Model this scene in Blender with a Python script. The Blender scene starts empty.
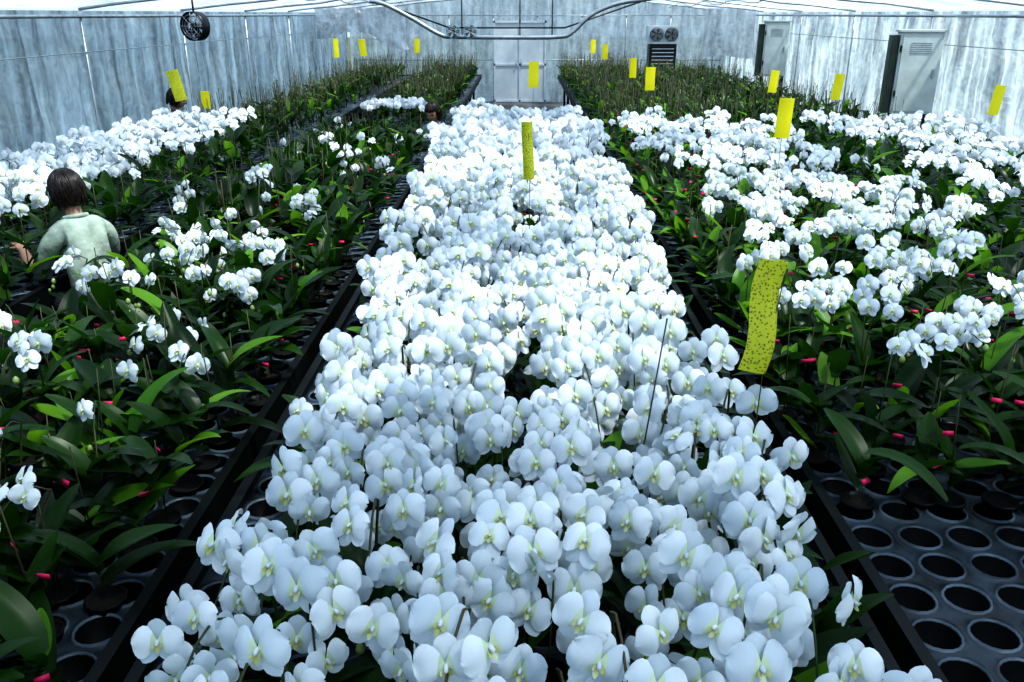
import bpy, bmesh, math, random
import numpy as np
from mathutils import Vector, Matrix, noise
rng = np.random.default_rng(7); random.seed(7)
scene = bpy.context.scene
COL = scene.collection

# ------------------------------------------------------------------ helpers
def nodes_mat(name):
    m = bpy.data.materials.new(name); m.use_nodes = True
    nt = m.node_tree; nt.nodes.clear()
    out = nt.nodes.new('ShaderNodeOutputMaterial')
    return m, nt, out

def principled(name, col, rough=0.5, metal=0.0, var=0.0, nscale=8.0, bump=0.0, transl=0.0, island=False, col2=None, spec=0.5, transl_col=None):
    m, nt, out = nodes_mat(name)
    p = nt.nodes.new('ShaderNodeBsdfPrincipled')
    p.inputs['Roughness'].default_value = rough; p.inputs['Metallic'].default_value = metal
    p.inputs['Specular IOR Level'].default_value = spec
    c = (*col, 1)
    p.inputs['Base Color'].default_value = c
    if var > 0 or col2 is not None:
        mix = nt.nodes.new('ShaderNodeMix'); mix.data_type = 'RGBA'
        c2 = (*col2, 1) if col2 is not None else (*[max(0, x*(1-var)) for x in col], 1)
        mix.inputs[6].default_value = c; mix.inputs[7].default_value = c2
        if island:
            g = nt.nodes.new('ShaderNodeNewGeometry')
            nt.links.new(g.outputs['Random Per Island'], mix.inputs[0])
        else:
            tc = nt.nodes.new('ShaderNodeTexCoord'); n = nt.nodes.new('ShaderNodeTexNoise')
            n.inputs['Scale'].default_value = nscale; n.inputs['Detail'].default_value = 4
            nt.links.new(tc.outputs['Object'], n.inputs['Vector'])
            r = nt.nodes.new('ShaderNodeMapRange'); r.inputs[1].default_value = .35; r.inputs[2].default_value = .65
            nt.links.new(n.outputs['Fac'], r.inputs[0]); nt.links.new(r.outputs[0], mix.inputs[0])
        nt.links.new(mix.outputs[2], p.inputs['Base Color'])
    if bump > 0:
        tc = nt.nodes.new('ShaderNodeTexCoord'); n = nt.nodes.new('ShaderNodeTexNoise')
        n.inputs['Scale'].default_value = nscale*3
        nt.links.new(tc.outputs['Object'], n.inputs['Vector'])
        b = nt.nodes.new('ShaderNodeBump'); b.inputs['Strength'].default_value = bump; b.inputs['Distance'].default_value = 0.01
        nt.links.new(n.outputs['Fac'], b.inputs['Height']); nt.links.new(b.outputs[0], p.inputs['Normal'])
    if transl > 0:
        t = nt.nodes.new('ShaderNodeBsdfTranslucent'); t.inputs[0].default_value = (*(transl_col or col), 1)
        mx = nt.nodes.new('ShaderNodeMixShader'); mx.inputs[0].default_value = transl
        nt.links.new(p.outputs[0], mx.inputs[1]); nt.links.new(t.outputs[0], mx.inputs[2])
        nt.links.new(mx.outputs[0], out.inputs[0])
    else:
        nt.links.new(p.outputs[0], out.inputs[0])
    return m

def film(name, col, transparent, gloss=0.12, tvar=0.0, mscale=(1,1,.25), nscale=3.0, lo=.5, hi=1.25, diffuse=.3, crinkle=.2):
    m, nt, out = nodes_mat(name)
    tr = nt.nodes.new('ShaderNodeBsdfTranslucent'); df = nt.nodes.new('ShaderNodeBsdfDiffuse')
    gl = nt.nodes.new('ShaderNodeBsdfGlossy'); gl.inputs['Roughness'].default_value = .3
    tp = nt.nodes.new('ShaderNodeBsdfTransparent'); tp.inputs[0].default_value = (.93, .97, 1, 1)
    tc = nt.nodes.new('ShaderNodeTexCoord'); mp = nt.nodes.new('ShaderNodeMapping')
    mp.inputs['Scale'].default_value = mscale
    n = nt.nodes.new('ShaderNodeTexNoise'); n.inputs['Scale'].default_value = nscale; n.inputs['Detail'].default_value = 5; n.inputs['Roughness'].default_value=.55
    nt.links.new(tc.outputs['Object'], mp.inputs[0]); nt.links.new(mp.outputs[0], n.inputs['Vector'])
    nc = nt.nodes.new('ShaderNodeTexNoise'); nc.inputs['Scale'].default_value = 9; nc.inputs['Detail'].default_value=3; nc.inputs['Distortion'].default_value=1.2
    nt.links.new(tc.outputs['Object'], nc.inputs['Vector'])
    mxn = nt.nodes.new('ShaderNodeMix'); mxn.inputs[0].default_value=crinkle
    nt.links.new(n.outputs['Fac'], mxn.inputs[2]); nt.links.new(nc.outputs['Fac'], mxn.inputs[3])
    rp = nt.nodes.new('ShaderNodeValToRGB')
    rp.color_ramp.elements[0].position = .36; rp.color_ramp.elements[0].color = (*[c*lo for c in col], 1)  # light and dark of the folds painted into the film colour
    rp.color_ramp.elements[1].position = .68; rp.color_ramp.elements[1].color = (*[min(1, c*hi) for c in col], 1)
    nt.links.new(mxn.outputs[0], rp.inputs[0])
    for s in (tr, df): nt.links.new(rp.outputs[0], s.inputs[0])
    b = nt.nodes.new('ShaderNodeBump'); b.inputs['Strength'].default_value = .6; b.inputs['Distance'].default_value = .05
    nt.links.new(mxn.outputs[0], b.inputs['Height'])
    for s in (tr, df, gl): nt.links.new(b.outputs[0], s.inputs['Normal'])
    m1 = nt.nodes.new('ShaderNodeMixShader'); m1.inputs[0].default_value = diffuse
    nt.links.new(tr.outputs[0], m1.inputs[1]); nt.links.new(df.outputs[0], m1.inputs[2])
    m2 = nt.nodes.new('ShaderNodeMixShader'); m2.inputs[0].default_value = gloss
    nt.links.new(m1.outputs[0], m2.inputs[1]); nt.links.new(gl.outputs[0], m2.inputs[2])
    m3 = nt.nodes.new('ShaderNodeMixShader'); m3.inputs[0].default_value = transparent
    if tvar>0:
        n2=nt.nodes.new('ShaderNodeTexNoise'); n2.inputs['Scale'].default_value=.9; n2.inputs['Detail'].default_value=3
        nt.links.new(tc.outputs['Object'],n2.inputs['Vector'])
        r2=nt.nodes.new('ShaderNodeMapRange'); r2.inputs[1].default_value=.38; r2.inputs[2].default_value=.62
        r2.inputs[3].default_value=transparent-tvar; r2.inputs[4].default_value=transparent+tvar
        nt.links.new(n2.outputs['Fac'],r2.inputs[0]); nt.links.new(r2.outputs[0],m3.inputs[0])
    nt.links.new(m2.outputs[0], m3.inputs[1]); nt.links.new(tp.outputs[0], m3.inputs[2])
    nt.links.new(m3.outputs[0], out.inputs[0])
    return m

class MB:
    def __init__(s): s.V=[]; s.L=[]; s.S=[]; s.M=[]; s.n=0
    def raw(s, V, faces, mat=0):
        V=np.asarray(V,float).reshape(-1,3)
        L=np.array([i for f in faces for i in f],dtype=np.int64); S=np.array([len(f) for f in faces],dtype=np.int64)
        M=np.array(mat if hasattr(mat,'__len__') else [mat]*len(faces),dtype=np.int64)
        s.V.append(V); s.L.append(L+s.n); s.S.append(S); s.M.append(M); s.n+=len(V)
    def tmpl(s, T, R, t):
        R=np.asarray(R,float); t=np.asarray(t,float)
        if len(t)==0: return
        V=np.einsum('mij,nj->mni',R,T['V'])+t[:,None,:]
        m=len(t); nv=len(T['V'])
        L=(T['L'][None,:]+(np.arange(m)*nv)[:,None]).ravel()+s.n
        s.V.append(V.reshape(-1,3)); s.L.append(L); s.S.append(np.tile(T['S'],m)); s.M.append(np.tile(T['M'],m)); s.n+=m*nv
    def template(s):
        return dict(V=np.vstack(s.V),L=np.concatenate(s.L),S=np.concatenate(s.S),M=np.concatenate(s.M))
    def tube(s, P, r, sides=5, mat=0, caps=True):
        P=np.asarray(P,float); n=len(P); r=np.broadcast_to(np.asarray(r,float),(n,))
        T=np.gradient(P,axis=0); T/=np.linalg.norm(T,axis=1)[:,None]+1e-9
        ref=np.array([0,0,1.]) if abs(T[0,2])<.8 else np.array([1.,0,0])
        A=np.cross(T,ref); A/=np.linalg.norm(A,axis=1)[:,None]+1e-9; B=np.cross(T,A)
        a=np.linspace(0,2*math.pi,sides,endpoint=False)
        V=P[:,None]+r[:,None,None]*(np.cos(a)[None,:,None]*A[:,None]+np.sin(a)[None,:,None]*B[:,None])
        F=[]
        for i in range(n-1):
            for j in range(sides):
                k=(j+1)%sides; F.append((i*sides+j,i*sides+k,(i+1)*sides+k,(i+1)*sides+j))
        if caps: F.append(tuple(range(sides))[::-1]); F.append(tuple((n-1)*sides+j for j in range(sides)))
        s.raw(V.reshape(-1,3),F,mat)
    def box(s, c, d, mat=0, R=None):
        c=np.array(c,float); d=np.array(d,float)/2
        V=np.array([[x,y,z] for x in(-1,1) for y in(-1,1) for z in(-1,1)],float)*d
        if R is not None: V=V@np.asarray(R).T
        s.raw(V+c,[(0,1,3,2),(4,6,7,5),(0,4,5,1),(2,3,7,6),(0,2,6,4),(1,5,7,3)],mat)
    def obj(s, name, mats, parent=None, smooth=True, loc=None):
        me=bpy.data.meshes.new(name); V=np.vstack(s.V); L=np.concatenate(s.L); S=np.concatenate(s.S); M=np.concatenate(s.M)
        me.vertices.add(len(V)); me.vertices.foreach_set('co',V.ravel().astype(np.float32))
        me.loops.add(len(L)); me.loops.foreach_set('vertex_index',L.astype(np.int32))
        me.polygons.add(len(S)); st=np.concatenate([[0],np.cumsum(S)[:-1]]); me.polygons.foreach_set('loop_start',st.astype(np.int32))
        for m in mats: me.materials.append(m)
        me.polygons.foreach_set('material_index',M.astype(np.int32))
        me.polygons.foreach_set('use_smooth',np.full(len(S),smooth))
        me.update(calc_edges=True); me.validate()
        o=bpy.data.objects.new(name,me); COL.objects.link(o)
        if parent: o.parent=parent
        return o

def empty(name, loc=(0,0,0), rot=(0,0,0)):
    e=bpy.data.objects.new(name,None); e.location=loc; e.rotation_euler=rot; e.empty_display_size=.1; COL.objects.link(e); return e

def frames(N, U):
    N=np.asarray(N,float); N/=np.linalg.norm(N,axis=1)[:,None]; U=np.broadcast_to(np.asarray(U,float),N.shape)
    R=np.cross(U,N); R/=np.linalg.norm(R,axis=1)[:,None]+1e-9; U2=np.cross(N,R)
    return np.stack([R,U2,N],axis=2)

# ------------------------------------------------------------------ materials
M_petal = principled('orchid_petal_white',(.84,.87,.89),.5,transl=.16,island=True,col2=(.60,.67,.73),spec=.2,transl_col=(.80,.87,.85))  # second colour holds painted bluish-grey shading, spread at random per petal
M_throat= principled('orchid_throat',(.68,.77,.54),.5,transl=.2)
M_lip   = principled('orchid_lip_yellow',(.46,.46,.14),.45,island=True,col2=(.70,.73,.50),transl=.2)
M_bud   = principled('orchid_bud',(.16,.25,.05),.45,island=True,col2=(.40,.50,.20),transl=.15)
M_stem  = principled('orchid_stem_green',(.030,.060,.014),.5,island=True,col2=(.070,.055,.020))
M_leaf  = principled('orchid_leaf',(.004,.016,.003),.36,island=True,col2=(.020,.064,.006),transl=.22,transl_col=(.05,.18,.010),spec=.3)
M_leafb = principled('orchid_leaf_sunlit',(.06,.19,.012),.4,island=True,col2=(.18,.38,.03),transl=.4,transl_col=(.26,.54,.03),spec=.35)  # sunlit yellow-green put into the colour, a brighter copy of the leaf
M_pot   = principled('pot_black_plastic',(.006,.007,.008),.5,spec=.3)
M_moss  = principled('pot_moss',(.015,.012,.008),.95,var=.6,nscale=60)
M_tag   = principled('tag_red',(.66,.018,.13),.5)
M_tray  = principled('tray_plastic',(.040,.058,.076),.36,col2=(.008,.011,.014),nscale=7,spec=.4)
M_rim   = principled('tray_rim_sheen',(.11,.15,.19),.35,col2=(.030,.042,.055),nscale=9,spec=.5)  # pale blue-grey reflection on the black tray edges, painted as base colour
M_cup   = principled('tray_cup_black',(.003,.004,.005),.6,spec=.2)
M_rail  = principled('bench_rail_dark',(.008,.011,.011),.55,var=.5,nscale=6,spec=.3)
M_steel = principled('galvanized_steel',(.42,.46,.48),.4,metal=.6,var=.3,nscale=10)
M_dark  = principled('dark_steel',(.03,.033,.036),.4,metal=.5)
M_cab   = principled('cabinet_pale_paint',(.56,.62,.60),.5,var=.2,nscale=5)
M_greenside = principled('cabinet_side_dark_green',(.06,.09,.065),.5,var=.4,nscale=8)
M_blue  = principled('fan_blue_paint',(.06,.32,.45),.4)
M_black = principled('fan_black',(.01,.01,.012),.4)
M_white = principled('white_painted_metal',(.60,.66,.70),.4,var=.1,nscale=5)
M_skin  = principled('skin',(.42,.25,.17),.5,var=.08,nscale=20)
M_hair  = principled('hair_black',(.012,.008,.006),.36,island=True,col2=(.030,.020,.015))
M_shirt = principled('shirt_pale_mint',(.40,.49,.41),.85,var=.5,nscale=9,bump=.6)
M_shirt2= principled('shirt_blue_grey',(.26,.31,.37),.85,var=.2,nscale=14,bump=.4)
M_trous = principled('trousers_navy',(.02,.025,.04),.85,var=.2,nscale=14,bump=.4)
M_shoe  = principled('boots_rubber',(.02,.02,.022),.35)
M_lips  = principled('lips',(.36,.13,.10),.5)
M_eye   = principled('eye_dark',(.02,.015,.01),.2)

def card_mat():
    m,nt,out=nodes_mat('sticky_card_yellow')
    p=nt.nodes.new('ShaderNodeBsdfPrincipled'); p.inputs['Roughness'].default_value=.3
    tc=nt.nodes.new('ShaderNodeTexCoord'); v=nt.nodes.new('ShaderNodeTexVoronoi'); v.inputs['Scale'].default_value=150
    nt.links.new(tc.outputs['Object'],v.inputs['Vector'])
    rp=nt.nodes.new('ShaderNodeValToRGB'); rp.color_ramp.elements[0].position=.18; rp.color_ramp.elements[0].color=(.22,.23,.03,1)
    rp.color_ramp.elements[1].position=.42; rp.color_ramp.elements[1].color=(.74,.76,.07,1)
    nt.links.new(v.outputs['Distance'],rp.inputs[0]); nt.links.new(rp.outputs[0],p.inputs['Base Color'])
    t=nt.nodes.new('ShaderNodeBsdfTranslucent'); nt.links.new(rp.outputs[0],t.inputs[0])
    mx=nt.nodes.new('ShaderNodeMixShader'); mx.inputs[0].default_value=.35
    nt.links.new(p.outputs[0],mx.inputs[1]); nt.links.new(t.outputs[0],mx.inputs[2]); nt.links.new(mx.outputs[0],out.inputs[0])
    return m
M_card=card_mat()
M_cardclean=principled('sticky_card_clean',(.92,.86,.03),.35,transl=.35,transl_col=(.95,.90,.05))
F_wall = film('plastic_film_wall',(.62,.72,.81),.04,.09,lo=.38,hi=1.3,mscale=(2.4,2.4,.24),diffuse=.15,crinkle=.26)
F_end  = film('plastic_film_end',(.86,.92,.96),.10,.08,lo=.45,hi=1.1,mscale=(2.4,2.4,.5),diffuse=.12,crinkle=.3)
F_roof = film('plastic_film_roof',(.72,.79,.84),.45,.05,tvar=.28,mscale=(1.4,.5,1),lo=.45,hi=1.15)
F_shade= film('plastic_film_added_shade',(.50,.60,.70),.10,.05,tvar=.06,mscale=(1,.5,1))  # denser film added overhead, out of view, to shade the near beds

# ------------------------------------------------------------------ world, camera, sun
w=bpy.data.worlds.new('greenhouse_sky'); scene.world=w; w.use_nodes=True
nt=w.node_tree; bg=nt.nodes['Background']
tc=nt.nodes.new('ShaderNodeTexCoord'); sp=nt.nodes.new('ShaderNodeSeparateXYZ'); rp=nt.nodes.new('ShaderNodeValToRGB')
nt.links.new(tc.outputs['Generated'],sp.inputs[0]); nt.links.new(sp.outputs[2],rp.inputs[0]); nt.links.new(rp.outputs[0],bg.inputs[0])
rp.color_ramp.elements[0].position=.0; rp.color_ramp.elements[0].color=(.60,.76,.92,1)
rp.color_ramp.elements[1].position=.7; rp.color_ramp.elements[1].color=(.42,.62,.95,1)
bg.inputs[1].default_value=1.0
sun=bpy.data.lights.new('sun','SUN'); sun.energy=6.6; sun.angle=math.radians(4); sun.color=(1,.97,.90)
so=bpy.data.objects.new('sun',sun); COL.objects.link(so)
sdir=Vector((-.38,.26,-.85))
so.rotation_euler=sdir.to_track_quat('-Z','Y').to_euler(); so.location=(3,-3,8)

cam=bpy.data.cameras.new('camera'); cam.sensor_width=36; cam.lens=850/1024*36; cam.clip_start=.02
co=bpy.data.objects.new('camera',cam); COL.objects.link(co); co.location=(0,0,2.05)
co.rotation_euler=(math.radians(90-21.04),0,math.radians(.5)); scene.camera=co
for k,v in (('view_transform','Standard'),('look','High Contrast')):
    try: setattr(scene.view_settings,k,v)
    except Exception as e: print('view',e)

# ------------------------------------------------------------------ shell
XL,XR,Y0,Y1=-4.15,5.0,-2.0,22.0; EAVE=2.08
mb=MB(); mb.box(((XL+XR)/2,(Y0+Y1)/2,-.05),(XR-XL+.6,Y1-Y0+.6,.1)); 
M_floor=principled('floor_concrete_damp',(.16,.16,.155),.6,col2=(.035,.035,.03),nscale=1.5,bump=.3)
mb.obj('floor',[M_floor],smooth=False)
mb=MB(); mb.box((0,10,-.16),(160,160,.1)); mb.obj('ground_outside',[principled('ground_grass',(.10,.12,.06),.9,var=.5,nscale=.8)],smooth=False)

def sheet(name, p0, p1, z0, z1, mat, amp=.03, nu=200, nv=14, inward=(0,0,1), sag=0.0, seed=0, parent=None, flip=False):
    p0=np.array(p0,float); p1=np.array(p1,float); L=np.linalg.norm(p1-p0); d=np.array(inward,float)
    V=[];F=[]
    for j in range(nv+1):
        v=j/nv
        for i in range(nu+1):
            u=i/nu; s=u*L
            off=amp*(noise.noise(Vector((s*2.2,seed,v*.7)))+.8*noise.noise(Vector((s*7.1,seed+5,v*1.5)))+.5*noise.noise(Vector((s*3.3+v*4,seed+9,v*6)))+.5*math.sin(s*2.5+seed+v))
            zb=z0+sag*(.5-.5*math.cos(2*math.pi*s/1.6))*.5-sag*.5*u
            z=zb+(z1-zb)*v
            q=p0+(p1-p0)*u+d*(off); V.append((q[0],q[1],z))
    for j in range(nv):
        for i in range(nu):
            a=j*(nu+1)+i; F.append((a,a+1,a+nu+2,a+nu+1))
    mb=MB(); mb.raw(V,F); return mb.obj(name,[mat],parent=parent)
sheet('wall_left',(XL,Y0,0),(XL,Y1,0),0,EAVE,F_wall,.07,460,18,(1,0,0),seed=1)
sheet('wall_right',(XR,Y0,0),(XR,Y1,0),0,EAVE,F_wall,.07,460,18,(-1,0,0),seed=2)
sheet('wall_back',(XL,Y1,0),(XR,Y1,0),0,2.75,F_end,.08,200,20,(0,-1,0),seed=3)
sheet('wall_front',(XL,Y0,0),(XR,Y0,0),0,2.75,F_wall,.04,100,12,(0,1,0),seed=4)
sheet('plastic_curtain',(XL+.2,17.6,0),(-2.15,17.6,0),1.60,2.17,F_end,.12,90,10,(0,-1,0),sag=.45,seed=8)
sheet('plastic_curtain',(XR-.2,18.5,0),(3.75,18.5,0),1.2,2.16,F_end,.12,60,10,(0,-1,0),sag=.4,seed=9)

XC=(XL+XR)/2
def ceil_z(x,y):
    t=1-abs(x-XC)/((XR-XL)/2); z=EAVE+.02+.55*max(0,t)**.8
    z-= .07*(.5-.5*math.cos(2*math.pi*y/2.5))*min(1,t*4)
    return z+.03*noise.noise(Vector((x*1.5,y*1.5,3)))*min(1,t*4)
def ceiling(ya,yb):
    nx=60; ny=max(2,int((yb-ya)*8)); V=[];F=[]
    for j in range(ny+1):
        y=ya+(yb-ya)*j/ny
        for i in range(nx+1):
            x=XL+(XR-XL)*i/nx; V.append((x,y,ceil_z(x,y)))
    for j in range(ny):
        for i in range(nx):
            a=j*(nx+1)+i; F.append((a,a+1,a+nx+2,a+nx+1))
    mb=MB(); mb.raw(V,F); return mb
mm=MB(); T=ceiling(Y0,1.5).template(); T['M'][:]=0; mm.tmpl(T,[np.eye(3)],[[0,0,0]]); T=ceiling(1.5,Y1).template(); T['M'][:]=1; mm.tmpl(T,[np.eye(3)],[[0,0,0]])
mm.obj('ceiling',[F_shade,F_roof])

mb=MB()
for y in np.arange(Y0+.3,Y1,2.5):
    for x in (XL+.12,XR-.12): mb.tube([(x,y,0),(x,y,1),(x,y,EAVE-.03)],.012,8)
    P=[(x,y,ceil_z(x,y)-.035) for x in np.linspace(XL+.12,XR-.12,33)]; mb.tube(P,.015,6)
for x in (-2.6,-1.2,XC,2.0,3.5):
    P=[(x,y,ceil_z(x,y)-.055) for y in np.arange(Y0+.3,Y1-.1,.4)]; mb.tube(P,.008,5)
for x in (XL+.13,XR-.13):
    for z,r in ((EAVE-.05,.018),(1.72,.005),(.5,.02)): mb.tube([(x,Y0+.1,z),(x,10,z),(x,Y1-.1,z)],r,6)
for x in np.linspace(XL+.3,XR-.3,9): mb.tube([(x,Y1-.1,0),(x,Y1-.1,1.2),(x,Y1-.1,2.05)],.014,6)
for z in (1.0,2.02): mb.tube([(XL+.1,Y1-.12,z),(0,Y1-.12,z),(XR-.1,Y1-.12,z)],.012,6)
mb.obj('greenhouse_frame',[M_steel])

mb=MB()
for x in (-.62,.0,.62): mb.box((x,Y1-.22,.95),(.04,.04,1.9),0)
for z in (.04,.9,1.88): mb.box((0,Y1-.22,z),(1.29,.04,.05),0)
mb.box((-.31,Y1-.21,.95),(.57,.008,1.8),0); mb.box((.31,Y1-.21,.95),(.57,.008,1.8),0)
mb.box((-.06,Y1-.26,.95),(.02,.04,.16),0); mb.box((.06,Y1-.26,.95),(.02,.04,.16),0)
mb.obj('door_1',[M_white,M_steel],smooth=False)

mb=MB()
def smoothpath(P,n=8):
    P=[Vector(p) for p in P]; out=[]
    Q=[P[0]]+P+[P[-1]]
    for i in range(1,len(Q)-2):
        for k in range(n):
            t=k/n; a,b,c,d=Q[i-1],Q[i],Q[i+1],Q[i+2]
            out.append(.5*((2*b)+(-a+c)*t+(2*a-5*b+4*c-d)*t*t+(-a+3*b-3*c+d)*t**3))
    out.append(P[-1]); return [tuple(p) for p in out]
mb.tube(smoothpath([(-2.3,14,2.24),(-2.05,14,2.18),(-1.65,14,1.98),(-1.25,14,1.76),(-1.0,14,1.72),(0,14,1.71),(.6,14,1.72),(.8,14,1.78),(1.1,14,2.04),(1.5,14,2.20),(2.0,14,2.27)]),.034,10,0)
mb.tube([(-2.2,14.15,2.22),(-1.1,14.15,1.85),(.7,14.15,1.85),(1.9,14.15,2.24)],.014,6,1)
for x in (-.9,0,.5): mb.tube([(x,14.07,1.7),(x,14.07,2.0),(x,14.07,2.38)],.010,6,1)
mb.obj('overhead_pipe',[M_steel,M_dark])

# ------------------------------------------------------------------ fans
def fan(name,loc,yaw,r,housing,depth=.1,parent=None,hang=None):
    e=empty(name,loc,(0,0,yaw))
    if parent: e.parent=parent
    mb=MB(); N=28; a=np.linspace(0,2*math.pi,N,endpoint=False)
    rings=[(r,-depth/2),(r*1.05,-depth/2),(r*1.05,depth/2),(r,depth/2)]
    V=[(rr*math.cos(t),y,rr*math.sin(t)) for rr,y in rings for t in a]
    F=[(k*N+j,k*N+(j+1)%N,((k+1)%4)*N+(j+1)%N,((k+1)%4)*N+j) for k in range(4) for j in range(N)]
    mb.raw(V,F,0)
    if hang: mb.tube([(0,0,r),(0,0,r+hang/2),(0,0,r+hang)],.01,6,0)
    mb.obj('housing',[housing],parent=e)
    mb=MB()
    for b in range(5):
        t0=b*2*math.pi/5; V=[]
        for i in range(5):
            rr=r*(.2+.7*i/4)
            for j in range(3):
                t=t0+(j-1)*.3; V.append((rr*math.cos(t),(j-1)*.25*depth,rr*math.sin(t)))
        F=[(i*3+j,i*3+j+1,(i+1)*3+j+1,(i+1)*3+j) for i in range(4) for j in range(2)]; mb.raw(V,F)
    mb.tube([(0,-.35*depth,0),(0,0,0),(0,.35*depth,0)],r*.22,14)
    mb.obj('blades',[M_black],parent=e)
    mb=MB()
    for rr in (.35,.6,.82):
        P=[(r*rr*math.cos(t),-depth/2,r*rr*math.sin(t)) for t in np.linspace(0,2*math.pi,29)]; mb.tube(P,.0035,4,caps=False)
    for k in range(8):
        t=k*math.pi/4; mb.tube([(0,-depth/2,0),(r*.5*math.cos(t),-depth/2-.004,r*.5*math.sin(t)),(r*math.cos(t),-depth/2,r*math.sin(t))],.0035,4)
    mb.obj('guard',[M_steel],parent=e)
    return e
fan('circulation_fan',(-3.45,9.6,1.93),math.radians(-20),.14,M_black,.12,hang=.13)
fan('circulation_fan',(-1.02,13.85,1.80),0,.10,M_blue,.12)
fan('circulation_fan',(-.76,13.85,1.80),0,.10,M_blue,.12)
e=empty('twin_fan_heater',(3.3,20.7,0))
mb=MB(); mb.box((0,.22,1.62),(.72,.4,.36),0); mb.box((0,.22,.95),(.62,.36,.9),1)
for x in (-.26,.26):
    for y in (.08,.36): mb.box((x,y,.25),(.05,.05,.5),1)
for z in np.linspace(.65,1.3,9): mb.box((0,.035,z),(.5,.012,.02),0)
mb.obj('body',[M_white,M_dark],parent=e,smooth=False)
for x in (-.17,.17):
    f=fan('fan',(x,-.02,1.62),0,.14,M_dark,.06,parent=e)

def cabinet(loc,wd,h,z0,yaw):
    e=empty('control_cabinet',loc,(0,0,yaw)); mb=MB()
    mb.box((0,0,z0+h/2),(wd,.24,h),0); mb.box((0,-.125,z0+h/2),(wd-.05,.014,h-.05),0); mb.box((0,0,z0+h+.012),(wd+.05,.29,.024),0)
    for k in range(6): mb.box((0,-.135,z0+h*.75+k*.022),(wd*.5,.006,.008),3)
    mb.box((wd*.36,-.145,z0+h*.5),(.022,.03,.10),3)
    mb.box((-wd*.47,-.134,z0+h*.25),(.02,.02,.07),1); mb.box((-wd*.47,-.134,z0+h*.8),(.02,.02,.07),1)
    mb.box((-wd/2-.05,.02,z0+h*.48),(.08,.2,h*.96),2)
    for x in (-wd*.42,wd*.42):
        for y in (-.08,.08): mb.box((x,y,z0/2),(.04,.04,z0),1)
    o=mb.obj('body',[M_cab,M_dark,M_greenside,M_steel],parent=e,smooth=False)
    b=o.modifiers.new('bevel','BEVEL'); b.width=.006; b.segments=2; b.limit_method='ANGLE'
cabinet((4.60,10.4,0),.46,.90,.96,math.radians(-12))
cabinet((4.58,16.2,0),.42,.92,1.0,math.radians(-8))

# ------------------------------------------------------------------ benches
ZT=.72
cell=MB(); N=16; a=np.linspace(0,2*math.pi,N,endpoint=False)+math.pi/N; P=.13
def sq(t,h):
    c,s=math.cos(t),math.sin(t); m=max(abs(c),abs(s)); return (c/m*h,s/m*h)
rings=[]
rings.append([(*sq(t,P/2),0) for t in a]); rings.append([(.057*math.cos(t),.057*math.sin(t),0) for t in a])
rings.append([(.054*math.cos(t),.054*math.sin(t),.007) for t in a]); rings.append([(.050*math.cos(t),.050*math.sin(t),0) for t in a])
rings.append([(.040*math.cos(t),.040*math.sin(t),-.07) for t in a])
V=[p for r in rings for p in r]; F=[];M=[]
for k in range(4):
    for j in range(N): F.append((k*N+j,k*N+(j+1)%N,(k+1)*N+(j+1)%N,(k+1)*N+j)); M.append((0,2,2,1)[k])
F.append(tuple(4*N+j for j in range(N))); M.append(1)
for q in range(4):
    t=math.pi/4+q*math.pi/2; i=len(V); V.append((P/2*np.sign(math.cos(t)),P/2*np.sign(math.sin(t)),0))
    j=int(round((t-math.pi/N)/(2*math.pi/N)-.5))%N; F.append((j,i,(j+1)%N)); M.append(0)
cell.raw(V,F,M); CELL=cell.template()

def bench(x0,x1,y0,y1):
    e=empty('growing_bench',(0,0,0))
    nx=int(round((x1-x0-.05)/P)); ny=int((y1-y0-.04)/P); sx=(x1-x0-.05)/(nx*P)
    xs=(x0+x1)/2+(np.arange(nx)-(nx-1)/2)*P*sx; ys=y0+.02+P/2+np.arange(ny)*P
    X,Y=np.meshgrid(xs,ys); t=np.stack([X.ravel(),Y.ravel(),np.full(X.size,ZT)],1)
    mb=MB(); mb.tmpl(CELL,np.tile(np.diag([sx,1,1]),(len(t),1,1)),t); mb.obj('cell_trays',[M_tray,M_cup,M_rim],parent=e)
    mb=MB()
    for x in (x0+.0125,x1-.0125):
        mb.box((x,(y0+y1)/2,ZT-.02),(.025,y1-y0,.09)); mb.box((x,(y0+y1)/2,ZT+.028),(.03,y1-y0,.008))
    for y in (y0+.0125,y1-.0125): mb.box(((x0+x1)/2,y,ZT-.02),(x1-x0-.05,.025,.09))
    for y in np.arange(y0+.4,y1,1.5):
        mb.box(((x0+x1)/2,y,ZT-.12),(x1-x0-.06,.04,.04))
        for x in (x0+.15,x1-.15): mb.box((x,y,(ZT-.14)/2),(.045,.045,ZT-.14)); mb.box((x,y,.005),(.1,.1,.01))
    mb.box(((x0+x1)/2,(y0+y1)/2,ZT-.092),(x1-x0-.06,y1-y0-.06,.01))
    mb.obj('frame',[M_rail],parent=e,smooth=False)
    return xs,ys
bench(-.82,.81,.2,9.4)
bench(-1.97,-.88,.2,9.0)
bench(-1.97,-.88,10.3,20.5)
bench(-3.45,-2.42,.2,20.5)
bench(.87,2.50,.2,20.5)
bench(2.62,4.30,.2,20.0)

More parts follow.
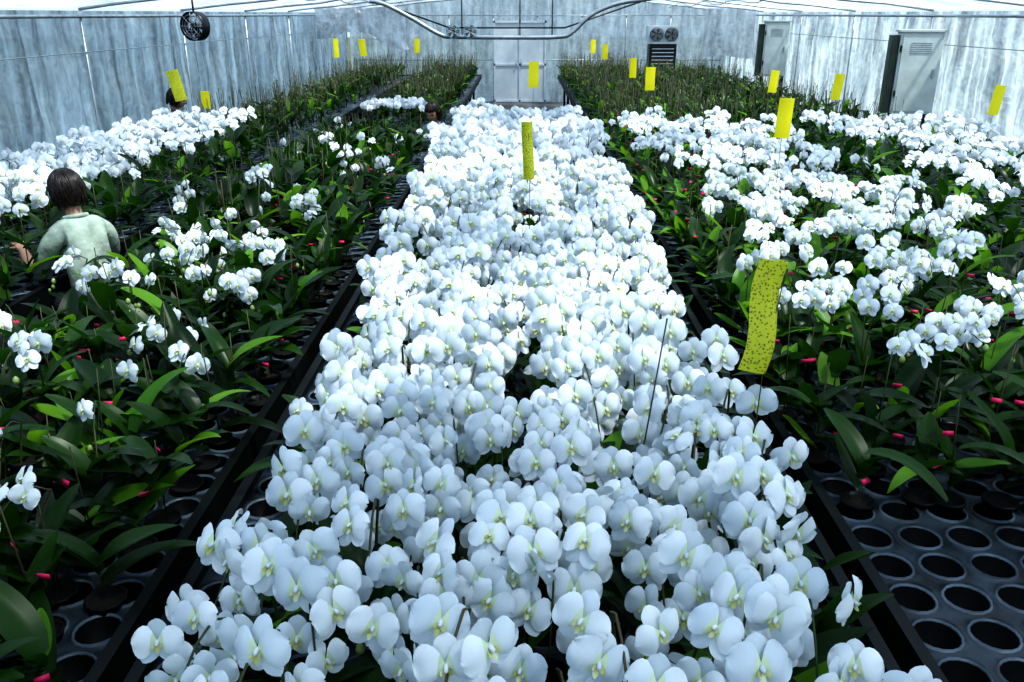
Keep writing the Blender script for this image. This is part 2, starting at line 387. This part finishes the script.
# ------------------------------------------------------------------ orchid parts
def petal(mb,ang,L,W,nu,nv,z0=0,reflex=.2,cup=.15,peak=.58,rip=0,mat=0,throat=None,base=.14,ph=0,tip=0.0):
    V=[];F=[];M=[]
    for i in range(nv+1):
        q=i/nv; v=math.sin(q*math.pi/2)**.9 if nv>2 else q
        if v<peak: wv=W*(base+(1-base)*math.sin(v/peak*math.pi/2)**1.1)
        else: wv=W*math.sqrt(max(.02,1-((v-peak)/(1-peak))**2))
        for j in range(nu+1):
            u=-1+2*j/nu; x=u*wv; y=L*(v-.10*u*u*v*(1-v)+tip*(1-abs(u))*max(0,v-.9))
            z=z0-reflex*L*v*v+cup*W*(1-u*u)*math.sin(math.pi*v)+rip*math.sin(u*4.5+v*5+ph)*v*abs(u)
            V.append((x,y,z))
    for i in range(nv):
        for j in range(nu):
            k=i*(nu+1)+j; F.append((k,k+1,k+nu+2,k+nu+1)); M.append(throat if (throat is not None and i==0) else mat)
    V=np.array(V); c,s=math.cos(ang-math.pi/2),math.sin(ang-math.pi/2)
    R=np.array([[c,-s,0],[s,c,0],[0,0,1]]); mb.raw(V@R.T,F,M)
def flower(hi,seed=0):
    r=random.Random(seed); mb=MB(); d=math.radians; j=lambda s:r.uniform(-s,s)
    nu,nv=(6,7) if hi else (2,3)
    rf=r.uniform(-.15,.35)
    petal(mb,d(10+j(9)),.049,.033,nu,nv,.006,rf+j(.08),.26,.55,.007,0,1 if hi else None,ph=j(3))
    petal(mb,d(170+j(9)),.049,.033,nu,nv,.0066,rf+j(.08),.26,.55,.007,0,1 if hi else None,ph=j(3))
    nu,nv=(4,6) if hi else (2,3)
    petal(mb,d(90+j(7)),.049,.019,nu,nv,-.004,.05+j(.25),.2,.58,.003,0,tip=.3)
    petal(mb,d(232+j(7)),.050,.018,nu,nv,-.005,.10+j(.25),.2,.55,.003,0,tip=.3)
    petal(mb,d(308+j(7)),.050,.018,nu,nv,-.0055,.10+j(.25),.2,.55,.003,0,tip=.3)
    if hi:
        petal(mb,d(270),.018,.0055,2,4,.007,-.45,.5,.5,0,2)
        petal(mb,d(215),.011,.0042,2,3,.008,-.8,.3,.5,0,2)
        petal(mb,d(325),.011,.0042,2,3,.008,-.8,.3,.5,0,2)
        mb.tube([(0,.004,.003),(0,.003,.010),(0,-.001,.015),(0,-.003,.016)],[.0040,.0040,.0035,.001],6,0)
    else:
        petal(mb,d(270),.015,.005,1,2,.009,-.4,.4,.5,0,2)
    return mb.template()
FH=[flower(True,s) for s in range(8)]; FL=[flower(False,s) for s in range(4)]
def bud():
    mb=MB(); mb.tube([(0,0,-.012),(0,0,-.008),(0,0,0),(0,0,.008),(0,0,.012)],[.002,.007,.009,.006,.001],6,3); return mb.template()
BUD=bud()
MAT_FL=[M_petal,M_throat,M_lip,M_bud,M_stem]

def leaf(L,W,droop,seed):
    V=[];F=[];nu,nv=4,8
    for i in range(nv+1):
        v=i/nv; wv=W*max(.12,math.sin(math.pi*min(.99,(.05+.95*v)**.75))**.6) if i<nv else W*.12
        y=L*v*(1-.15*droop*v); z=L*(.15*v-droop*.5*v*v)
        for j in range(nu+1):
            u=-1+2*j/nu; V.append((u*wv,y,z+abs(u)*wv*.35+.003*math.sin(6*v+seed+u)))
    for i in range(nv):
        for j in range(nu):
            k=i*(nu+1)+j; F.append((k,k+1,k+nu+2,k+nu+1))
    mb=MB(); mb.raw(V,F,0); return mb.template()
LEAVES=[leaf(.17,.029,.3,0),leaf(.20,.032,.7,1),leaf(.14,.031,.1,2),leaf(.22,.026,1.0,3)]
pm=MB(); N=10; a=np.linspace(0,2*math.pi,N,endpoint=False)
V=[(r*math.cos(t),r*math.sin(t),z) for r,z in ((.036,-.065),(.047,.015),(.050,.015),(.050,.022),(.045,.022),(.044,.012)) for t in a]
F=[(k*N+j,k*N+(j+1)%N,(k+1)*N+(j+1)%N,(k+1)*N+j) for k in range(5) for j in range(N)]; Mx=[0]*len(F)
F.append(tuple(5*N+j for j in range(N))); Mx.append(1); pm.raw(V,F,Mx); POT=pm.template()

def rotz(a):
    c,s=math.cos(a),math.sin(a); return np.array([[c,-s,0],[s,c,0],[0,0,1.]])
def rotx(a):
    c,s=math.cos(a),math.sin(a); return np.array([[1,0,0],[0,c,-s],[0,s,c]])

class Bed:
    def __init__(s): s.fl=[]; s.ln=[[] for _ in LEAVES]; s.lb=[[] for _ in LEAVES]; s.pots=[]; s.stems=MB(); s.buds=[]; s.tags=MB(); s.hast=False
    def plant(s,x,y,nleaf=5,bright=.15,lsc=1.0,pot=True,tag=.25,up=(.25,1.05),zlift=0):
        if pot: s.pots.append((x,y,ZT+.0))
        a0=rng.uniform(0,math.pi)
        for k in range(nleaf):
            a=a0+(k%2)*math.pi+rng.normal(0,.5); tilt=rng.uniform(*up); sc=lsc*rng.uniform(.7,1.25)
            R=rotz(a)@rotx(tilt)*sc; li=rng.integers(len(LEAVES))
            (s.lb if rng.random()<bright else s.ln)[li].append((R,(x,y,ZT+.03+.01*k+zlift*rng.random())))
        if rng.random()<tag:
            a=rng.uniform(0,6.28); q=np.array([x+.05*math.cos(a),y+.05*math.sin(a)-.03,ZT+.10+rng.uniform(0,.15)])
            s.tags.box(q,(.028,.003,.014),0,rotz(rng.uniform(-.8,.8))@rotx(rng.uniform(-.9,.9))); s.hast=True
            s.tags.tube([q-(0,0,.08),q-(0,0,.03),q],.0007,3,1)
    def stake(s,x,y,h,lean=.02,r=.0022):
        dx,dy=rng.normal(0,lean,2); s.stems.tube([(x,y,ZT+.02),(x+dx*.5,y+dy*.5,ZT+.02+h*.5),(x+dx,y+dy,ZT+h)],r,4,0)
    def spray(s,x,y,ztop,n,dirv,reach=.22,drop=.16,side=.045,fsc=1.08,face=(0,-1,.28),jit=.22,buds=0,flat=False):
        d=np.array([*dirv,0.]); d/=np.linalg.norm(d); sd=np.array([-d[1],d[0],0])
        lean=rng.normal(0,.03,2); b=np.array([x,y,ZT+.03]); top=np.array([x+lean[0],y+lean[1],ztop])
        pts=[b,b+(top-b)*.35+rng.normal(0,.006,3),b+(top-b)*.7,top-d*.03-(0,0,.02)]
        ts=np.linspace(0,1,5); arc=[top+d*reach*t-np.array([0,0,drop*t*t]) for t in ts]
        s.stems.tube(pts+arc,np.linspace(.0035,.0018,9),4,0)
        bias=rng.normal(0,.3)
        for k in range(n):
            t=(k+.3)/n; sg=1 if k%2 else -1
            p=top+d*reach*t-np.array([0,0,drop*t*t])+sd*sg*side*rng.uniform(.75,1.25)+rng.normal(0,.013,3)
            f=np.array(face,float); f=f+sd*(sg*.32+bias)+d*.25+rng.normal(0,jit,3); up=np.array([rng.normal(0,.25),0,1.])
            s.fl.append((p,f,up,fsc*rng.uniform(.84,1.12)))
        for k in range(buds):
            p=top+d*(reach*(1.02+.10*k))-np.array([0,0,drop*(1.05+.2*k)])+sd*(.012 if k%2 else -.012)
            s.buds.append((p,1.1-.2*k))
    def build(s,name,leafname='leaves'):
        e=empty(name)
        if s.fl:
            P=np.array([f[0] for f in s.fl]); Nn=np.array([f[1] for f in s.fl]); U=np.array([f[2] for f in s.fl]); S=np.array([f[3] for f in s.fl])
            R=frames(Nn,U)*S[:,None,None]; mb=MB(); dist=np.linalg.norm(P-np.array([0,0,2.05]),axis=1)
            hi=dist<6.0; idx=rng.integers(0,8,len(P))
            for k in range(8):
                m=hi&(idx==k)
                if m.any(): mb.tmpl(FH[k],R[m],P[m])
            for k in range(4):
                m=(~hi)&(idx%4==k)
                if m.any(): mb.tmpl(FL[k],R[m],P[m])
            mb.obj('blooms',MAT_FL,parent=e)
        if s.buds:
            mb=MB(); q=np.array([b[0] for b in s.buds]); sc=np.array([b[1] for b in s.buds]); mb.tmpl(BUD,np.eye(3)[None]*sc[:,None,None],q)
            mb.obj('buds',MAT_FL,parent=e)
        mb=MB(); ok=False
        for arr,mi in ((s.ln,0),(s.lb,1)):
            for k,l in enumerate(arr):
                if l:
                    T=dict(LEAVES[k]); T['M']=np.full(len(T['S']),mi); mb.tmpl(T,np.array([q[0] for q in l]),np.array([q[1] for q in l])); ok=True
        if ok: mb.obj(leafname,[M_leaf,M_leafb],parent=e)
        if s.pots:
            mb=MB(); mb.tmpl(POT,np.tile(np.eye(3),(len(s.pots),1,1)),np.array(s.pots)); mb.obj('pots',[M_pot,M_moss],parent=e)
        if s.stems.n: s.stems.obj('stems',[M_stem],parent=e)
        if s.hast: s.tags.obj('tags',[M_tag,M_stem],parent=e)
        return len(s.fl)

cnt=0
# centre bed : dense white
B=Bed()
cols=[-.51,-.35,-.20,-.05,.11,.26,.40,.54]
for ci,cx in enumerate(cols):
    y=.90+(ci%2)*.10+rng.uniform(0,.05)
    while y<8.9:
        sh=.03*math.exp(-((y-1.55)/.40)**2)-.012
        wsc=float(np.interp(y,[.9,1.6,2.0,3.0,4.5,9],[.97,.95,.88,.90,1.0,1.03]))
        x=cx*wsc+sh+rng.normal(0,.032)
        if y<5:
            B.plant(x,y,6,.10,1.0,tag=.03,zlift=.12)
            if abs(cx)>.4: B.plant(x*1.25,y,5,.08,.95,tag=.05,zlift=.06)
        elif rng.random()<.5: B.plant(x,y,3,.3,.8,pot=False,tag=0)
        n=int(rng.integers(5,10))
        zt=1.14+rng.normal(0,.05)
        B.spray(x,y,zt,n,(rng.normal(0,.30),-1),reach=.19,drop=.19,side=.038,fsc=.95,face=(0,-1,.38),jit=.34,buds=int(rng.integers(0,2)))
        y+=.215 if y<2.5 else (.235 if y<5 else .26)
cnt+=B.build('white_orchid_bed')

# left bed: sparse blooms above dark leaves
B=Bed()
for xi,x0 in enumerate(np.arange(-1.90,-.96,.13)):
    for y0 in np.arange(.75,8.9,.16):
        x=x0+rng.normal(0,.02); y=y0+rng.normal(0,.02)
        if rng.random()<.06: continue
        B.plant(x,y,6 if y<6 else 4,.12 if y<2.2 else .15,1.05,pot=y<5,tag=.65,zlift=.16 if y>2 else .09)
        if rng.random()<.65: B.stake(x+.01,y,rng.uniform(.25,.42))
        if y>4.5 and x<-1.4: B.plant(x,y,4,.08,1.1,pot=False,tag=0,zlift=.25); B.stake(x,y,rng.uniform(.35,.5),.04,.003)
        p=.38 if y<5 else .15
        if x>-1.12: p*=.3
        if y<1.4: p*=.3
        if rng.random()<p:
            B.spray(x,y,rng.uniform(.96,1.14),int(rng.integers(1,5)),(rng.normal(0,.8),-1),reach=.11,drop=.09,side=.034,fsc=.72,jit=.42,face=(.1,-1,.5),buds=int(rng.integers(1,4)))
for x in np.arange(-1.75,-1.1,.13):
    for y in np.arange(10.4,10.9,.25):
        B.plant(x,y,3,.1,1,pot=False,tag=0); B.spray(x,y,1.08,4,(rng.normal(0,.6),-1),reach=.14,drop=.06,fsc=.9)
cnt+=B.build('sparse_orchid_bed')

# far-left bed
B=Bed()
for x0 in np.arange(-3.36,-2.48,.17):
    for y0 in np.arange(2.0,8.6,.21):
        x=x0+rng.normal(0,.03); y=y0+rng.normal(0,.03)
        B.plant(x,y,4,.1,1.0,pot=y<4,tag=0,zlift=.1)
        if x>-2.6: B.plant(x,y,5,.08,1.1,pot=False,tag=0,zlift=.25); B.stake(x,y,rng.uniform(.3,.45),.03,.003); continue
        B.spray(x,y,1.15+rng.normal(0,.03),int(rng.integers(4,7)),(rng.normal(0,.7),-1),reach=.17,drop=.09,side=.05,fsc=.86,face=(.3,-1,.5),jit=.4)
cnt+=B.build('white_orchid_bed')

# right bed
B=Bed()
for x0 in np.arange(.96,2.45,.15):
    for y0 in np.arange(2.16,10.4,.18):
        x=x0+rng.normal(0,.02); y=y0+rng.normal(0,.02)
        edge=x<1.08
        B.plant(x,y,6 if y<6 else 4,.34 if y>3.2 else .12,1.05,pot=y<5,tag=.65,zlift=.12)
        if rng.random()<.6: B.stake(x,y,rng.uniform(.28,.42))
        if edge or y>9.0 or (x<1.35 and y<2.8): continue
        if rng.random()<.44:
            B.spray(x,y,1.11+rng.normal(0,.03),int(rng.integers(4,8)),(rng.normal(-.2,.9),-1),reach=.17,drop=.05,side=.042,fsc=.78,face=(0,-.9,.70),jit=.35,buds=int(rng.integers(0,2)))
cnt+=B.build('white_orchid_bed')

# far right bed
B=Bed()
for x0 in np.arange(2.72,4.25,.18):
    for y0 in np.arange(2.4,9.0,.22):
        x=x0+rng.normal(0,.03); y=y0+rng.normal(0,.03)
        B.plant(x,y,4,.25,1.0,pot=y<4,tag=0,zlift=.14)
        if x<2.9: B.plant(x,y,4,.15,1.1,pot=False,tag=0,zlift=.22)
        if rng.random()<.60 and x>2.85: B.spray(x,y,1.11+rng.normal(0,.03),int(rng.integers(4,8)),(rng.normal(0,.9),-1),reach=.17,drop=.05,side=.05,fsc=.82,face=(0,-.9,.70),jit=.38)
cnt+=B.build('white_orchid_bed')

# unflowered staked orchids at the far end
B=Bed()
def green(xa,xb,ya,yb,dx,dy,hm):
    for x0 in np.arange(xa,xb,dx):
        for y0 in np.arange(ya,yb,dy):
            x=x0+rng.normal(0,.03); y=y0+rng.normal(0,.04)
            B.plant(x,y,5,.14,1.0,pot=False,tag=.0,zlift=.16)
            for _ in range(3): B.stake(x+rng.normal(0,.03),y+rng.normal(0,.03),rng.uniform(.65,1.2)*hm,.05,.0032)
            if rng.random()<.4:
                q=np.array([x,y,ZT+hm*rng.uniform(.6,1.0)]); B.buds.append((q,1.0)); 
green(-1.88,-1.0,11.0,20.3,.17,.26,.50)
green(-3.35,-2.50,8.7,20.3,.18,.26,.48)
green(.96,2.4,9.2,20.3,.17,.26,.48)
green(2.72,4.2,9.4,19.7,.19,.28,.42)
B.build('staked_orchid_plants')
print('flowers',cnt)

# ------------------------------------------------------------------ yellow sticky cards on wires
def card(x,y,z,h=.25,wd=.10,yaw=0,tilt=0,curl=0.0,mat=None,foot=None):
    e=empty('yellow_sticky_card',(x,y,z)); mb=MB(); nu,nv=6,8; V=[];F=[]
    R=rotz(yaw)@np.array([[math.cos(tilt),0,math.sin(tilt)],[0,1,0],[-math.sin(tilt),0,math.cos(tilt)]])
    for s in (-1,1):
        for i in range(nv+1):
            for j in range(nu+1):
                u=-1+2*j/nu; v=-1+2*i/nv; V.append((u*wd/2,curl*(u*u)*.03+s*.0008+.006*curl*math.sin(v*3),v*h/2))
    n=(nu+1)*(nv+1)
    for i in range(nv):
        for j in range(nu):
            k=i*(nu+1)+j; q=(k,k+1,k+nu+2,k+nu+1); F.append(q); F.append(tuple(n+a for a in q[::-1]))
    mb.raw(np.array(V)@R.T,F); mb.obj('card',[mat or M_cardclean],parent=e)
    mb=MB(); b=R@np.array([0,.003,-h/2]); t=R@np.array([0,.003,h*.3]); f=np.array([b[0]*1.6,b[1],ZT-z]) if foot is None else np.array(foot)-np.array([x,y,z])
    mb.tube([t,b,(b+f)/2,f],.0014,4); mb.obj('wire_stake',[M_stem],parent=e)
C=[
 (.56,1.75,1.43,.25,.072,.75,.20,1.5,M_card),
 (.042,3.77,1.49,.25,.050,.3,-.04,.6,M_card),
 (1.50,4.95,1.50,.22,.088,.1,.05,.3,None),
 (.14,8.95,1.48,.25,.10,.1,.02,.2,None),
 (1.47,10.0,1.37,.25,.11,.1,0,.2,None),
 (3.18,8.87,1.37,.25,.10,.1,.12,.2,None),
 (4.16,7.7,1.35,.25,.10,.1,.12,.2,None),
 (-2.88,7.4,1.49,.25,.10,.2,-.2,.2,M_card),
 (-3.33,9.3,1.2,.18,.09,.2,0,.2,None),
 (2.86,10.0,1.34,.24,.10,.1,.1,.2,None),
 (-2.54,12.4,1.61,.25,.07,.2,0,.2,None),
 (-2.4,13.7,1.57,.25,.10,.2,-.1,.2,None),
 (-1.9,16.6,1.50,.25,.10,.2,0,.2,None),
 (1.5,15.8,1.43,.25,.10,.1,0,.2,None),
 (1.45,17.8,1.45,.25,.10,.1,0,.2,None),
 (1.6,12.6,1.34,.27,.10,.1,0,.2,None)]
for c in C: card(c[0],c[1],c[2],c[3],c[4],c[5],c[6],c[7],c[8])
mb=MB(); mb.tube([(.24,1.72,.76),(.31,1.85,1.1),(.36,1.95,1.36)],.0020,5); mb.obj('plant_stake',[M_dark])

# ------------------------------------------------------------------ people
def skin_obj(name,verts,edges,radii,mat,parent,sub=2,root=0):
    me=bpy.data.meshes.new(name); me.from_pydata(verts,edges,[]); o=bpy.data.objects.new(name,me); COL.objects.link(o); o.parent=parent
    m=o.modifiers.new('skin','SKIN'); m.use_smooth_shade=True
    for i,r in enumerate(radii):
        rr=r if isinstance(r,tuple) else (r,r); me.skin_vertices[0].data[i].radius=rr
    me.skin_vertices[0].data[root].use_root=True
    s=o.modifiers.new('sub','SUBSURF'); s.levels=sub; s.render_levels=sub
    me.materials.append(mat); return o
def hand(parent,wrist,dirv,nrm,side,curl=.55):
    d=Vector(dirv).normalized(); n=Vector(nrm); n=(n-n.dot(d)*d).normalized(); s=d.cross(n)*side
    w=Vector(wrist); V=[w-d*.05,w,w+d*.035]; E=[(0,1),(1,2)]; R=[.024,.021,(.024,.018)]
    lens=[(.034,.022,.018),(.038,.025,.02),(.035,.023,.019),(.027,.017,.016)]
    for i,ln in enumerate(lens):
        off=(i-1.5)*.019; k=w+d*(.085-abs(i-1.2)*.004)+s*off; V.append(k); R.append(.0105); E.append((2,len(V)-1))
        ang=.25
        p=k
        for l in ln:
            dd=(d*math.cos(ang)+n*math.sin(ang)).normalized(); p=p+dd*l; V.append(p); E.append((len(V)-2,len(V)-1)); R.append(.0082 if l>ln[2] else .007); ang+=curl
    p=w+d*.03-s*.026; V.append(p); E.append((2,len(V)-1)); R.append(.0125)
    for l,b in ((.034,.75),(.026,.45)):
        dd=(d*math.cos(b)-s*math.sin(b)+n*.35).normalized(); p=p+dd*l; V.append(p); E.append((len(V)-2,len(V)-1)); R.append(.0095)
    skin_obj('hand',[tuple(v) for v in V],E,R,M_skin,parent,2,1)
def head(parent,c,pitch,yaw,hairlen=.13):
    h=empty('head',c,(pitch,0,yaw)); h.parent=parent
    bm=bmesh.new(); bmesh.ops.create_uvsphere(bm,u_segments=40,v_segments=30,radius=1)
    g=lambda x,m,s: math.exp(-((x-m)/s)**2)
    for v in bm.verts:
        x,y,z=v.co; X=x*.074; Y=y*.094; Z=z*.115
        if z<0: k=1-.38*(-z)**1.6; X*=k; Y=Y*(1-.25*(-z)**2)+.012*(-z)
        if y>0:
            Y+=.022*g(X,0,.010)*g(Z,-.018,.018)+.010*g(X,0,.009)*g(Z,.008,.02)
            Y-=.010*(g(X,.031,.014)+g(X,-.031,.014))*g(Z,.006,.012)
            Y+=.006*g(Z,.026,.009)*g(X,0,.05)
            Y+=.006*g(X,0,.020)*(g(Z,-.052,.006)+g(Z,-.064,.006))
            Y+=.007*g(X,0,.018)*g(Z,-.092,.014)
        v.co=(X,Y,Z)
    for f in bm.faces:
        f.smooth=True; cc=f.calc_center_median()
        if cc.y>.05 and abs(cc.x)<.024 and -.069<cc.z<-.047: f.material_index=1
    me=bpy.data.meshes.new('face'); bm.to_mesh(me); bm.free(); me.materials.append(M_skin); me.materials.append(M_lips)
    o=bpy.data.objects.new('face',me); COL.objects.link(o); o.parent=h
    mb=MB()
    for sx in (-1,1):
        P=[(sx*(.073+.010*math.sin(t)),-.004+.016*math.cos(t)*.8-.004,-.006+.030*math.sin(t+.2)) for t in np.linspace(-1.6,3.4,12)]
        mb.tube(P,np.linspace(.004,.006,12),6,0); mb.tube([(sx*.068,-.004,-.02),(sx*.073,-.006,0),(sx*.072,-.006,.015)],.008,6,0)
        mb.tube([(sx*.031,.068,.006),(sx*.031,.075,.006),(sx*.031,.079,.006),(sx*.031,.081,.006)],[.010,.010,.007,.001],10,1)
        mb.tube([(sx*.016,.089,.026),(sx*.032,.088,.030),(sx*.048,.078,.026)],[.002,.003,.0015],5,1)
    mb.obj('ears_and_eyes',[M_skin,M_eye],parent=h)
    bm=bmesh.new(); bmesh.ops.create_uvsphere(bm,u_segments=56,v_segments=40,radius=1)
    dele=[]
    for v in bm.verts:
        x,y,z=v.co
        X=x*.080; Y=y*.100-.005; Z=z*.121+.002
        if z<0:
            Z=z*hairlen*.8; sh=1-.34*max(0,-z-.25)/.75; X=x*.081*sh; Y=y*.101*sh-.008
        v.co=(X,Y,Z)
    for f in bm.faces:
        cc=f.calc_center_median(); f.smooth=True
        if (cc.y>.045 and cc.z<.045) or (cc.y>.022 and cc.z<-.01) or (cc.z<-hairlen*.75): dele.append(f)
    bmesh.ops.delete(bm,geom=dele,context='FACES')
    me=bpy.data.meshes.new('scalp_hair'); bm.to_mesh(me); bm.free(); me.materials.append(M_hair)
    o=bpy.data.objects.new('scalp_hair',me); COL.objects.link(o); o.parent=h
    mb=MB(); rr=random.Random(3)
    for k in range(420):
        az=rr.uniform(0,2*math.pi); front=math.sin(az)>.45
        pole=rr.uniform(.0,.9); end=(1.15 if front else rr.uniform(1.9,2.35))
        P=[]; lift=rr.uniform(1.0,1.05); sw=rr.uniform(-.25,.25)
        n=9
        for i in range(n):
            t=i/(n-1); th=pole+(end-pole)*t; a2=az+sw*t*t
            sx,sy,cz=math.sin(min(th,math.pi/2))*math.cos(a2),math.sin(min(th,math.pi/2))*math.sin(a2),math.cos(min(th,math.pi/2))
            down=max(0,th-math.pi/2); sh=1-.30*down*rr.uniform(.9,1.1)
            P.append((sx*.083*lift*sh,sy*.103*lift*sh-.006,.122*lift*cz-.13*down))
        mb.tube(P,np.array([.0015,.0035,.004,.0045,.0045,.004,.0035,.0028,.001]),4)
    mb.obj('hair_locks',[M_hair],parent=h)
def person(name,loc,yaw,seat,shirt,headpitch=-.35,headyaw=.2,reachz=.0,sc=1.0):
    e=empty(name,loc,(0,0,yaw)); e.scale=(sc,)*3; z=seat/sc
    sh=[(0,0,z+.10),(0,.02,z+.22),(0,.05,z+.36),(0,.09,z+.48),(0,.115,z+.545),
        (.09,.09,z+.49),(.150,.10,z+.455),(.190,.17,z+.33),(.205,.24,z+.235),(.195,.33,z+.27),
        (-.09,.09,z+.49),(-.150,.10,z+.455),(-.190,.17,z+.33),(-.205,.24,z+.235),(-.195,.33,z+.27)]
    E=[(0,1),(1,2),(2,3),(3,4),(3,5),(5,6),(6,7),(7,8),(8,9),(3,10),(10,11),(11,12),(12,13),(13,14)]
    R=[(.150,.110),(.132,.10),(.140,.105),(.108,.08),.048,.070,.060,.052,.048,.043,.070,.060,.052,.048,.043]
    skin_obj('shirt',sh,E,R,shirt,e,2,0)
    for sx in (1,-1):
        skin_obj('forearm',[(sx*.197,.32,z+.265),(sx*.19,.39,z+.295),(sx*.18,.46,z+.33),(sx*.175,.485,z+.34)],[(0,1),(1,2),(2,3)],[.038,.035,.026,.024],M_skin,e,2,0)
        hand(e,(sx*.175,.485,z+.34),(-sx*.15,.9,.25),(0,.2,-1),sx)
    V=[(0,-.01,z+.08),(.09,.02,z+.07),(.12,.22,z+.06),(.13,.42,z+.03),(.13,.42,z-.2),(.13,.36,.13),
       (-.09,.02,z+.07),(-.12,.22,z+.06),(-.13,.42,z+.03),(-.13,.42,z-.2),(-.13,.36,.13)]
    skin_obj('trousers',V,[(0,1),(1,2),(2,3),(3,4),(4,5),(0,6),(6,7),(7,8),(8,9),(9,10)],[.12,.10,.082,.066,.058,.05,.10,.082,.066,.058,.05],M_trous,e,2,0)
    for sx in (1,-1):
        skin_obj('boot',[(sx*.13,.36,.2),(sx*.13,.36,.06),(sx*.13,.44,.045),(sx*.135,.53,.038)],[(0,1),(1,2),(2,3)],[.052,.05,.046,.034],M_shoe,e,2,0)
    skin_obj('neck',[(0,.10,z+.51),(0,.12,z+.57),(0,.14,z+.64)],[(0,1),(1,2)],[.055,.046,.044],M_skin,e,2,0)
    mb=MB(); P=[(.058*math.cos(t),.112+.053*math.sin(t),z+.560-.012*math.sin(t)) for t in np.linspace(0,2*math.pi,25)]; mb.tube(P,.012,8); mb.obj('collar',[shirt],parent=e)
    head(e,(0,.165,z+.69),headpitch,headyaw)
    st=empty('work_stool',loc,(0,0,yaw)); mb=MB(); z=seat
    P=[(0,0,z-.045),(0,0,z-.04),(0,0,z-.005),(0,0,z)]; mb.tube(P,[.15,.17,.17,.16],24,0)
    for k in range(4):
        t=math.pi/4+k*math.pi/2; mb.tube([(.11*math.cos(t),.11*math.sin(t),z-.04),(.14*math.cos(t),.14*math.sin(t),z/2),(.17*math.cos(t),.17*math.sin(t),0)],.013,8,1)
    P=[(.145*math.cos(t),.145*math.sin(t),z*.42) for t in np.linspace(0,2*math.pi,25)]; mb.tube(P,.008,6,1)
    mb.obj('seat_and_legs',[M_dark,M_steel],parent=st)
person('worker_in_pale_shirt',(-2.20,4.22,0),math.radians(50),.56,M_shirt,-.3,.25,sc=.93)
person('worker_in_grey_shirt',(-.90,9.62,0),math.radians(165),.40,M_shirt2,-.45,-.1,sc=.95)
person('worker_in_dark_jacket',(-3.80,9.3,0),math.radians(-80),.56,M_trous,-.4,.1,sc=.95)
